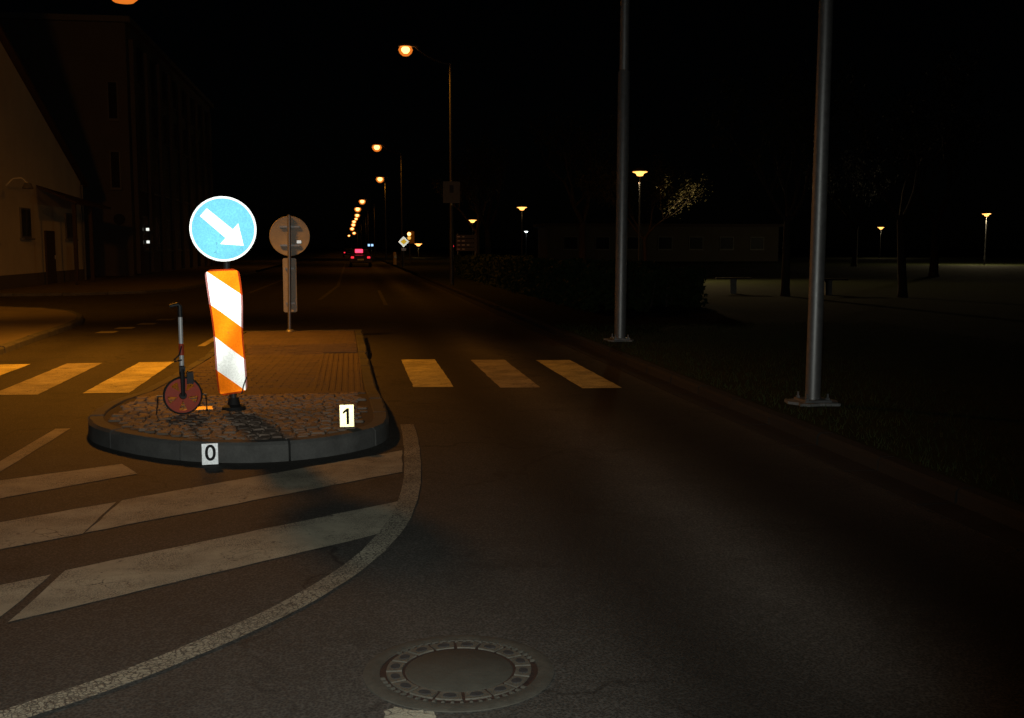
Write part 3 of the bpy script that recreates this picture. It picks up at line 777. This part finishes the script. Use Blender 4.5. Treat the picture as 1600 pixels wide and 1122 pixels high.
# the lamp over the left lane, just above the picture
street_lamp('sodium street lamp over left lane at top of picture', (-6.9, 16.5), (-3.34, 17.0), 5.62, 1650.0, spot=(-4.4, 15.0, 0, 156, 1.0), zb=0.10, sc=1.2, group='street lamps on the left pavement')
street_lamp('added unseen sodium lamp beyond the left picture edge', (-10.2, 21.2), (-9.2, 22.0), 7.0, 1250.0, spot=(-12.4, 40, 0.5, 150, 1.0), zb=0.10, sc=1.2, group='street lamps on the left pavement')  # unseen lamp added to brighten the gable wall and left pavement
rows_ = [((2.35, 43.2), 'nearest sodium lamp on right kerb with arm over the road', 1.05), ((2.27, 84.3), 'second sodium lamp of the row receding along right kerb', 1.4),
         ((3.6, 122.5), 'third sodium lamp of the row receding along right kerb', 1.7), ((2.29, 180.6), 'fourth sodium lamp of the row receding along right kerb', 2.1),
         ((1.82, 215.5), 'fifth sodium lamp of the row receding along right kerb', 2.5), ((2.0, 256.8), 'sixth sodium lamp of the row receding along right kerb', 2.4),
         ((1.9, 290), 'seventh sodium lamp of the row receding along right kerb', 1.9), ((1.5, 318), 'eighth sodium lamp of the row receding along right kerb', 2.6),
         ((1.48, 360), 'ninth sodium lamp of the row receding along right kerb', 3.0), ((1.24, 430), 'tenth sodium lamp of the row receding along right kerb', 3.6),
         ((2.54, 555), 'eleventh sodium lamp of the row receding along right kerb', 3.8), ((-0.2, 680), 'last faint lamp at end of the receding row', 3.4)]
for i, (p, lab, sc) in enumerate(rows_):
    street_lamp(lab, (4.1 if i < 3 else p[0] + 1.9, p[1]), p, 9.5, (450, 450, 450, 400, 400, 400, 0, 400, 0, 400, 0, 0)[i], sc=sc)
sp_ = empty('street_sign', (4.08, 42.85, 0.097)); tag(sp_, 'dim rectangular sign plate on the nearest lamp pole', 'traffic sign')
MB().quadbox((0, 0, 3.72), (0.68, 0.02, 0.86)).build('plate', M['trim'], sp_)
MB().quadbox((0, -0.012, 3.85), (0.16, 0.006, 0.3)).build('pictogram', M['black'], sp_)
MB().tube([(0.0, 0.04, 3.2), (0, 0.04, 4.2)], 0.03, 8).build('mount', M['steel'], sp_)

def park_lamp(label, x, y, H, sc, energy, col=None, white=False, aim=None):
    t = empty('park_lamp', (x, y, 0.095)); tag(t, label, 'park lamp', 'lamps in the park'); h = H - 0.095
    MB().tube([(0, 0, 0), (0, 0, 0.8), (0, 0, 0.85), (0, 0, h - 0.1)], [0.07, 0.07, 0.05, 0.035], 10).build('post', M['black'], t, 40)
    MB().lathe([(0.0, 0.16*sc), (0.12*sc, 0.13*sc), (0.33*sc, 0.02*sc), (0.34*sc, 0.0), (0.2*sc, 0.0), (0, 0.0)], 20).build('hood', M['trim'], t, 40, (0, 0, h + 0.05*sc))
    MB().lathe([(0.0, -0.14*sc), (0.11*sc, -0.12*sc), (0.17*sc, -0.02*sc), (0.30*sc, 0.03*sc), (0.16*sc, 0.045*sc), (0, 0.05*sc)], 18).build('lamp_glass', M['bulb_white' if white else 'bulb_park'], t, 60, (0, 0, h))
    if energy:
        ld = bpy.data.lights.new('park_light', 'SPOT' if aim else 'POINT'); ld.energy = energy; ld.color = col or (1.0, 0.6, 0.22); ld.shadow_soft_size = 0.2
        lo = bpy.data.objects.new('park_light', ld); COL.objects.link(lo); lo.parent = t; lo.location = (0, 0, h - 0.35*sc)
        if aim:
            ld.spot_size = R(140); ld.spot_blend = 1.0
            lo.rotation_euler = (Vector(aim) - Vector((x, y, H))).to_track_quat('-Z', 'Y').to_euler()
park_lamp('large orange park lamp among twigs beside stepped pole', 13.15, 47.4, 5.0, 1.15, 1500, (1.0, 0.72, 0.36), aim=(19.0, 40.5, 0.1))
park_lamp('small park lamp directly below the large orange lamp', 38.6, 134, 4.5, 1.7, 25)
park_lamp('star-like park lamp above the single white lamp', 14.7, 90.6, 5.0, 1.5, 40)
park_lamp('park lamp above the unlit direction board', 15.4, 134, 5.0, 1.9, 50)
park_lamp('park lamp just right of the nearer tall pole', 77, 146, 4.5, 1.7, 200, (1.0, 0.8, 0.45))
park_lamp('park lamp farthest to the right in the picture', 55.2, 86, 4.5, 1.3, 1200, (1.0, 0.8, 0.45))
park_lamp('single cold white lamp below the star-like one', 20.8, 125, 3.5, 0.9, 30, (0.8, 0.9, 1.0), True)
park_lamp('low lamp right of the diamond priority sign', 10.2, 160, 2.1, 2.0, 60)

# ------------------------------------------------------------------ far signs and traffic
ps = empty('priority_sign', (4.0, 80, 0.097)); tag(ps, 'small white and yellow diamond priority sign on post', 'traffic sign')
MB().tube([(0, 0.06, 0), (0, 0.06, 2.5)], 0.03, 8).build('post', M['steel'], ps)
d1 = MB().prism_y([(0, -0.42), (0.42, 0), (0, 0.42), (-0.42, 0)], 0, 0.02).build('plate', M['sheet_far_white'], ps, loc=(0, 0, 1.95), rot=(R(0.3), 0, R(-2.86)))
MB().prism_y([(0, -0.22), (0.22, 0), (0, 0.22), (-0.22, 0)], -0.006, -0.001).build('yellow_field', M['sheet_far_yellow'], d1)
MB().quadbox((0, 0, 1.38), (0.35, 0.02, 0.2)).build('lower_plate', M['sheet_white'], ps)
yl = empty('amber_beacon', (4.9, 88, 0.097)); tag(yl, 'glowing amber lamp behind the diamond sign', 'beacon')
MB().tube([(0, 0, 0), (0, 0, 2.6)], 0.05, 8).build('post', M['dark_steel'], yl)
MB().quadbox((0.1, 0, 2.35), (0.55, 0.2, 1.0), ch=0.04).build('housing', simple('amber_housing', (0.5, 0.3, 0.06), 0.6, var=0.2), yl)
for k, z in enumerate((2.62, 2.3)):
    MB().lathe([(0.0, 0.04), (0.12, 0.03), (0.15, 0.0), (0, 0)], 14, 'y').build('lens', M['bulb'] if k == 0 else emit('amber_lens', (1.0, 0.5, 0.08), 0.9), yl, 60, (-0.05 + 0.2*0, -0.105, z))
ds = empty('direction_board', (6.55, 60, 0.095)); tag(ds, 'unlit direction board of stacked plates on two posts', 'direction sign')
for x in (-0.5, 0.5): MB().tube([(x, 0.05, 0), (x, 0.05, 2.3)], 0.035, 8).build('post', M['steel'], ds)
for k in range(4): MB().quadbox((0, 0, 1.42 + 0.235*k), (1.2, 0.02, 0.2), ch=0.0).build('plate', M['trim'], ds)
for k in range(4):
    for j in range(random.randint(2, 4)):
        MB().quadbox((-0.45 + 0.27*j, -0.014, 1.42 + 0.235*k), (random.uniform(.12, .2), 0.006, 0.07)).build('lettering', M['card_white'], ds)
rl = empty('red_warning_light', (5.7, 59.5, 0.095)); tag(rl, 'tiny red light beside the direction board', 'warning light')
MB().tube([(0, 0, 0), (0, 0, 1.55)], 0.03, 8).build('post', M['dark_steel'], rl)
MB().lathe([(0.0, 0.10), (0.06, 0.07), (0.08, 0.0), (0.06, -0.05), (0, -0.06)], 12).build('lens', M['tail_dim'], rl, 60, (0, -0.02, 1.58))
bs = empty('blue_sign', (4.6, 150, 0.097)); tag(bs, 'tiny blue-white lit sign above the road end', 'traffic sign')
MB().tube([(-1.6, 0.06, 0), (-1.6, 0.06, 2.1)], 0.04, 8).build('post', M['steel'], bs)
MB().quadbox((-1.95, 0, 1.85), (0.3, 0.03, 0.3)).build('panel', M['bulb_blue'], bs); MB().quadbox((-1.5, 0, 1.85), (0.3, 0.03, 0.3)).build('panel', M['bulb_blue'], bs)
bo = empty('bollard', (3.95, 95, 0.097)); tag(bo, 'pale marker post at roadside near the road end', 'bollard')
MB().lathe([(0.16, 0.0), (0.16, 0.9), (0.12, 1.1), (0, 1.14)], 14).build('shaft', simple('pale_plastic', (0.5, 0.4, 0.3), 0.7, var=0.15), bo, 40)
MB().lathe([(0.163, 0.6), (0.163, 0.8)], 14, cap=False).build('reflector_band', M['sheet_white'], bo, 40)

def make_car(label, loc, bright, dim):
    t = empty('car', loc); tag(t, label, 'car', 'cars driving away down the road')
    prof = [(0, 0.35), (0.05, 0.95), (0.45, 1.02), (0.85, 1.42), (2.2, 1.45), (3.0, 0.98), (4.1, 0.85), (4.3, 0.6), (4.25, 0.3)]   # y,z
    sec = []
    mb = MB(); n = len(prof)
    for x, k in ((-0.87, 0.0), (-0.80, 0.06), (0.80, 0.06), (0.87, 0.0)):
        for y, z in prof:
            xx = x
            if z > 1.1: xx = x * 0.76
            zz = z if abs(x) < 0.85 else (z - 0.05 if z > 0.4 else z + 0.03)
            mb.v.append((xx, y, zz))
    for s_ in range(3):
        for i in range(n): mb.f.append((s_*n+i, s_*n+(i+1) % n, (s_+1)*n+(i+1) % n, (s_+1)*n+i))
    mb.f += [tuple(range(n)), tuple(range(3*n, 4*n))[::-1]]
    mb.build('body', M['car'], t, 35)
    MB().quadbox((0, 0, 0), (1.1, 0.02, 0.34)).build('rear_window', M['glass'], t, None, (0, 0.62, 1.235), (R(-45), 0, 0))
    for x in (-0.8, 0.8):
        for y in (0.75, 3.4):
            w = MB().lathe([(0.0, 0.1), (0.2, 0.1), (0.31, 0.09), (0.32, 0.0), (0.31, -0.09), (0.2, -0.1), (0, -0.1)], 18, 'y').build('wheel', M['rubber'], t, 40, (x, y, 0.32), (0, 0, R(90)))
            MB().lathe([(0.0, 0.105), (0.19, 0.102), (0.2, 0.09)], 14, 'y').build('rim', M['steel'], w, 40)
    for k, x in enumerate((-0.66, 0.66)):
        MB().quadbox((x, 0.02, 0.80), (0.24, 0.06, 0.16), ch=0.02).build('tail_lamp', M[bright if k == 0 else dim], t)
    MB().quadbox((0, 0.012, 0.62), (0.52, 0.03, 0.11)).build('number_plate', M['card_white'], t)
    MB().quadbox((0, 0.0, 0.42), (1.66, 0.1, 0.16), ch=0.03).build('bumper', M['black'], t)
    return t
bc = make_car('braking car with bright red lamp on the road ahead', (0.86, 88, 0.004), 'tail_dim', 'tail_dim')
MB().quadbox((-0.12, 0.58, 1.32), (0.62, 0.06, 0.30), ch=0.03).build('brake_lamp', M['tail'], bc)
make_car('distant car with two faint red tail lamps', (-0.2, 175, 0.004), 'tail_dim', 'tail_dim')

# ------------------------------------------------------------------ buildings on the left
gb = empty('gabled_house', (-12.4, 45, 0.1)); tag(gb, 'beige gabled building with small porch at the left edge', 'building')
# gable wall faces the road; local x to the road, y along the road
rid, ev = 9.9, 4.55
poly = [(7.4, 0.0), (7.4, ev), (-5.8, rid), (-19, ev), (-19, 0.0)]
gw = MB(); b = 0
for x in (0.0, -16.0):
    for y, z in poly: gw.v.append((x - 0.06*(y - 7) * (1 if x == 0 else 1) * 0, y, z))
gw.f = [(0, 1, 2, 3, 4), (9, 8, 7, 6, 5)] + [(i, 5+i, 5+(i+1) % 5, (i+1) % 5) for i in range(5)]
gw.build('wall', M['render'], gb)
for s_, (y0, z0, y1, z1) in enumerate(((7.9, ev - 0.2, -5.8, rid + 0.08), (-19.5, ev - 0.2, -5.8, rid + 0.08))):
    rf = MB()
    rf.v = [(0.25, y0, z0), (0.25, y1, z1), (-16.2, y1, z1), (-16.2, y0, z0), (0.25, y0, z0 + 0.16), (0.25, y1, z1 + 0.16), (-16.2, y1, z1 + 0.16), (-16.2, y0, z0 + 0.16)]
    rf.f = [(0, 1, 2, 3), (4, 5, 6, 7), (0, 1, 5, 4), (1, 2, 6, 5), (2, 3, 7, 6), (3, 0, 4, 7)]
    rf.build('roof', M['roof'], gb)
def win(parent, y, z, w, h, x=0.0, face_x=True):
    if face_x:
        f = MB().quadbox((x + 0.02, y, z), (0.08, w, h)).build('window', M['trim'], parent)
        MB().quadbox((x + 0.062, y - w*0.23, z), (0.01, w*0.4, h - 0.14)).build('pane', M['glass'], f)
        MB().quadbox((x + 0.062, y + w*0.23, z), (0.01, w*0.4, h - 0.14)).build('pane', M['glass'], f)
        MB().quadbox((x + 0.06, y, z - h/2 - 0.04), (0.2, w + 0.2, 0.06)).build('sill', M['trim'], f)
    else:
        f = MB().quadbox((x, y - 0.02, z), (w, 0.08, h)).build('window', M['trim'], parent)
        MB().quadbox((x, y - 0.065, z), (w - 0.14, 0.01, h - 0.14)).build('pane', M['glass'], f)
        MB().quadbox((x, y - 0.06, z - h/2 - 0.04), (w + 0.1, 0.2, 0.06)).build('sill', M['trim'], f)
win(gb, -1.5, 2.45, 1.25, 1.15); win(gb, 5.1, 2.45, 1.5, 1.15); win(gb, -6.0, 2.45, 1.25, 1.15)
dr = MB().quadbox((0.03, 1.7, 1.1), (0.1, 1.3, 2.2)).build('door', M['wood'], gb)
MB().quadbox((0.1, 2.2, 1.1), (0.06, 0.04, 0.16)).build('handle', M['steel'], dr)
pr = MB()
pr.v = [(0.02, 0.2, 3.9), (0.02, 6.6, 3.5), (1.5, 6.6, 3.25), (1.5, 0.2, 3.25), (0.02, 0.2, 4.0), (0.02, 6.6, 3.62), (1.5, 6.6, 3.35), (1.5, 0.2, 3.35)]
pr.f = [(0, 1, 2, 3), (4, 5, 6, 7), (0, 1, 5, 4), (1, 2, 6, 5), (2, 3, 7, 6), (3, 0, 4, 7)]
pr.build('porch_roof', M['roof'], gb)
for y in (0.5, 3.2): MB().quadbox((1.35, y, 1.63), (0.14, 0.14, 3.25)).build('porch_post', M['wood'], gb)
MB().tube([(0.1, 7.2, 0.0), (0.1, 7.2, 4.4)], 0.06, 8).build('downpipe', M['trim'], gb)
MB().quadbox((0.02, 0.4, 0.25), (0.06, 13.8, 0.5)).build('plinth', M['render_grey'], gb)
wlp = empty('wall_lamp', (-12.33, 41.2, 3.85)); tag(wlp, 'unlit curved wall lamp on beige house at picture edge', 'wall lamp')
MB().tube([(0, 0, 0), (0.25, 0, 0.25), (0.55, 0, 0.28), (0.75, 0, 0.1)], 0.03, 8).build('bracket', M['sign_back'], wlp, 40)
MB().lathe([(0.0, 0.12), (0.12, 0.08), (0.2, -0.1), (0.18, -0.12), (0, -0.1)], 14).build('shade', M['trim'], wlp, 40, (0.75, 0, 0.0))

tb = empty('tall_building', (-11.45, 59.2, 0.1)); tag(tb, 'tall dark grey building with pilasters behind beige house', 'building')
MB().quadbox((-8, 17, 6.6), (16, 34, 13.2)).build('wall', M['render_grey'], tb)
MB().quadbox((-8, 17, 13.35), (16.6, 34.6, 0.3)).build('cornice', M['trim'], tb)
for k in range(9):
    MB().quadbox((0.11, 1.2 + 3.9*k, 6.3), (0.22, 0.9, 12.4)).build('pilaster', M['render_grey'], tb)
for k in range(8):
    for z in (2.3, 5.6, 8.9, 11.6):
        win(tb, 3.15 + 3.9*k, z, 1.9, 1.9)
for z in (5.6, 9.2): win(tb, 0.0, z, 0.55, 2.0, -0.75, False)
MB().lathe([(0.0, 0.02), (0.3, 0.02), (0.3, -0.05), (0, -0.05)], 10, 'y').build('vent', M['dirt'], tb, None, (-0.65, -0.04, 3.0))
for z, lab in ((2.62, 'upper of two tiny white lights on tall building'), (1.92, 'lower of two tiny white lights on tall building')):
    wl_ = empty('small_wall_light', (-11.2, 62.2, z + 0.0)); tag(wl_, lab, 'wall light', 'tiny wall lights')
    MB().quadbox((0.02, 0, 0), (0.1, 0.2, 0.2), ch=0.02).build('housing', M['trim'], wl_)
    MB().quadbox((0.0, -0.11, 0.0), (0.16, 0.04, 0.15)).build('lens', M['lit_small'], wl_)
# long low building behind the park
lb = empty('low_building', (34, 112, 0.09)); tag(lb, 'long low pale building behind the park trees', 'building')
MB().quadbox((0, 3, 1.9), (26, 6, 3.8)).build('wall', M['dull_wall'], lb)
MB().quadbox((0, 3, 3.95), (27, 7, 0.3)).build('roof', M['roof'], lb)
for k in range(7): win(lb, 0.0, 2.0, 1.6, 1.4, -10.5 + 3.5*k, False)

# ------------------------------------------------------------------ park furniture
for lab, p in (('pedestal bench left of the nearer pole', (12.45, 33.3)), ('pedestal bench right of the nearer pole', (15.1, 31.9))):
    t = empty('park_bench', (p[0], p[1], 0.095), R(-18)); tag(t, lab, 'bench', 'pedestal benches on the lawn')
    for k in range(3): MB().quadbox((0, -0.17 + 0.17*k, 0.50), (1.15, 0.155, 0.045), ch=0.006).build('seat_plank', M['wood'], t)
    MB().quadbox((0, 0, 0.24), (0.2, 0.32, 0.48)).build('pedestal', M['concrete'], t)

# ------------------------------------------------------------------ trees and hedge
def branch(mb, p, d, ln, r, depth, tips, rr, up=0.25):
    pts = [p]; rad = [r]; q = p.copy(); dd = d.copy()
    for k in range(4):
        dd = (dd + Vector((rr.uniform(-.22, .22), rr.uniform(-.22, .22), rr.uniform(-.1, .2) + up*0.12))).normalized()
        q = q + dd * ln / 4; pts.append(q.copy()); rad.append(r * (1 - 0.11*(k+1)))
    mb.tube(pts, rad, 6 if depth < 2 else 4, cap=False)
    if depth >= 4:
        tips += pts[1:]; return
    if depth >= 2: tips += pts[2:]
    for k in range(3 if depth < 3 else 2):
        i = rr.choice((2, 3, 4)) if k else 4
        a = rr.uniform(0, 2*math.pi); sp = rr.uniform(0.45, 0.95)
        nd = (dd + Vector((math.cos(a)*sp, math.sin(a)*sp, rr.uniform(-.15, .4)))).normalized()
        branch(mb, pts[i].copy(), nd, ln * rr.uniform(.62, .8), rad[i] * 0.68, depth + 1, tips, rr, up)
def tree(label, loc, h, r, seed, leaves=1600, name='park_tree', lsize=0.09):
    rr = random.Random(seed); t = empty(name, loc); tag(t, label, 'tree', 'trees in the park')
    mb = MB(); tips = []
    base = Vector((0, 0, -0.05)); top = Vector((rr.uniform(-.15, .15), rr.uniform(-.15, .15), h*0.3))
    mb.tube([base, base + Vector((0, 0, 0.3)), base.lerp(top, .6), top], [r*1.35, r*1.05, r*.9, r*.8], 10, cap=False)
    for k in range(4):
        a = 2*math.pi*k/4 + rr.uniform(-.4, .4)
        branch(mb, top + Vector((0, 0, -0.05*k)), Vector((math.cos(a)*.75, math.sin(a)*.75, 0.9 if k else 1.6)).normalized(), h*0.26, r*.55, 1, tips, rr)
    mb.build('trunk', M['bark'], t, 50)
    lf = MB()
    for k in range(leaves):
        c = rr.choice(tips) + Vector((rr.gauss(0, .16), rr.gauss(0, .16), rr.gauss(0, .16)))
        u = Vector((rr.gauss(0, 1), rr.gauss(0, 1), rr.gauss(0, 1))).normalized(); v = u.orthogonal().normalized()
        s_ = lsize * rr.uniform(.6, 1.3); b = len(lf.v)
        lf.v += [tuple(c - u*s_), tuple(c + v*s_*.5), tuple(c + u*s_), tuple(c - v*s_*.5)]; lf.f.append((b, b+1, b+2, b+3))
    me = bpy.data.meshes.new('crown'); me.from_pydata(lf.v, [], lf.f); me.materials.append(M['leaf'])
    add('crown', me, t)
tree('sparse tree lit by the large orange park lamp', (14.1, 49.5, 0.09), 6.4, 0.11, 3, 6000, lsize=0.06)
tree('dark tree just left of the nearer pole', (13.4, 31.3, 0.09), 8.0, 0.13, 5, 2500)
tree('dark tree right of the nearer pole on the lawn', (16.6, 30.0, 0.09), 8.0, 0.13, 8, 2500)
tree('dark tree left of the stepped pole', (12.2, 55, 0.09), 9.5, 0.22, 11, 3000)
tree('dark tree behind the nearest lamp pole', (8.6, 66, 0.09), 9.0, 0.2, 13, 3000)
tree('dark tree beyond the direction board', (10.5, 88, 0.09), 9.5, 0.2, 17, 3000)
tree('dark tree at right edge of the park', (30.5, 52, 0.09), 9.5, 0.22, 19, 3000)
tree('dark tree between the two distant right lamps', (40, 80, 0.09), 10, 0.22, 23, 3000)
def hedge(label, x0, x1, y0, y1, h, seed, n):
    rr = random.Random(seed); t = empty('hedge', ((x0+x1)/2, (y0+y1)/2, 0.09)); tag(t, label, 'hedge', 'hedges along the park')
    lx, ly = (x1-x0)/2, (y1-y0)/2
    st_ = MB()
    for k in range(int(2*max(lx, ly) / 0.7)):
        px, py = rr.uniform(-lx*.7, lx*.7), rr.uniform(-ly*.97, ly*.97); st_.tube([(px, py, 0), (px+rr.uniform(-.15, .15), py, h*.8)], [0.03, 0.012], 5)
    tag(st_.build('stems', M['bark'], t), kind='stuff')
    lf = MB()
    for k in range(n):
        c = Vector((rr.uniform(-1, 1)*lx, rr.uniform(-1, 1)*ly, 0))
        top = h * (0.86 + 0.1*math.sin(c.y*1.3) + 0.07*math.sin(c.x*2.1 + c.y*.37)); e = rr.random()
        c.z = top * (1 - rr.random()**2.2 * 0.98)
        if e < .6: c.x = math.copysign(lx, rr.random() - .5) + rr.gauss(0, .09)
        u = Vector((rr.gauss(0, 1), rr.gauss(0, 1), rr.gauss(0, 1))).normalized(); v = u.orthogonal().normalized(); s_ = rr.uniform(.05, .11); b = len(lf.v)
        lf.v += [tuple(c - u*s_), tuple(c + v*s_*.6), tuple(c + u*s_), tuple(c - v*s_*.6)]; lf.f.append((b, b+1, b+2, b+3))
    me = bpy.data.meshes.new('foliage'); me.from_pydata(lf.v, [], lf.f); me.materials.append(M['hedge']); add('foliage', me, t)
hedge('dark hedge along the road left of the stepped pole', 5.6, 6.9, 24, 56, 1.15, 31, 26000)
hedge('dark low hedge between the two tall poles', 7.2, 8.7, 25.5, 33, 1.05, 33, 14000)
# grass of the verge beside the kerb
gr = MB(); rr = random.Random(41)
for k in range(26000):
    y = 3.0 + 17*rr.random()**1.1; x = 3.9 + rr.random()**1.2*6.5
    if (x-4.42)**2 + (y-9.6)**2 < .1 or (x-4.32)**2 + (y-16.65)**2 < .1: continue
    h = rr.uniform(.025, .075); a = rr.uniform(0, 6.28); w = 0.004; dx, dy = math.cos(a)*w, math.sin(a)*w; lx, ly = rr.gauss(0, .025), rr.gauss(0, .025); b = len(gr.v)
    gr.v += [(x-dx, y-dy, .09), (x+dx, y+dy, .09), (x+lx, y+ly, .09+h)]; gr.f.append((b, b+1, b+2))
me = bpy.data.meshes.new('grass'); me.from_pydata(gr.v, [], gr.f); me.materials.append(M['blade'])
tag(add('grass', me), 'short grass on the dark verge beside the kerb', 'grass', kind='stuff')
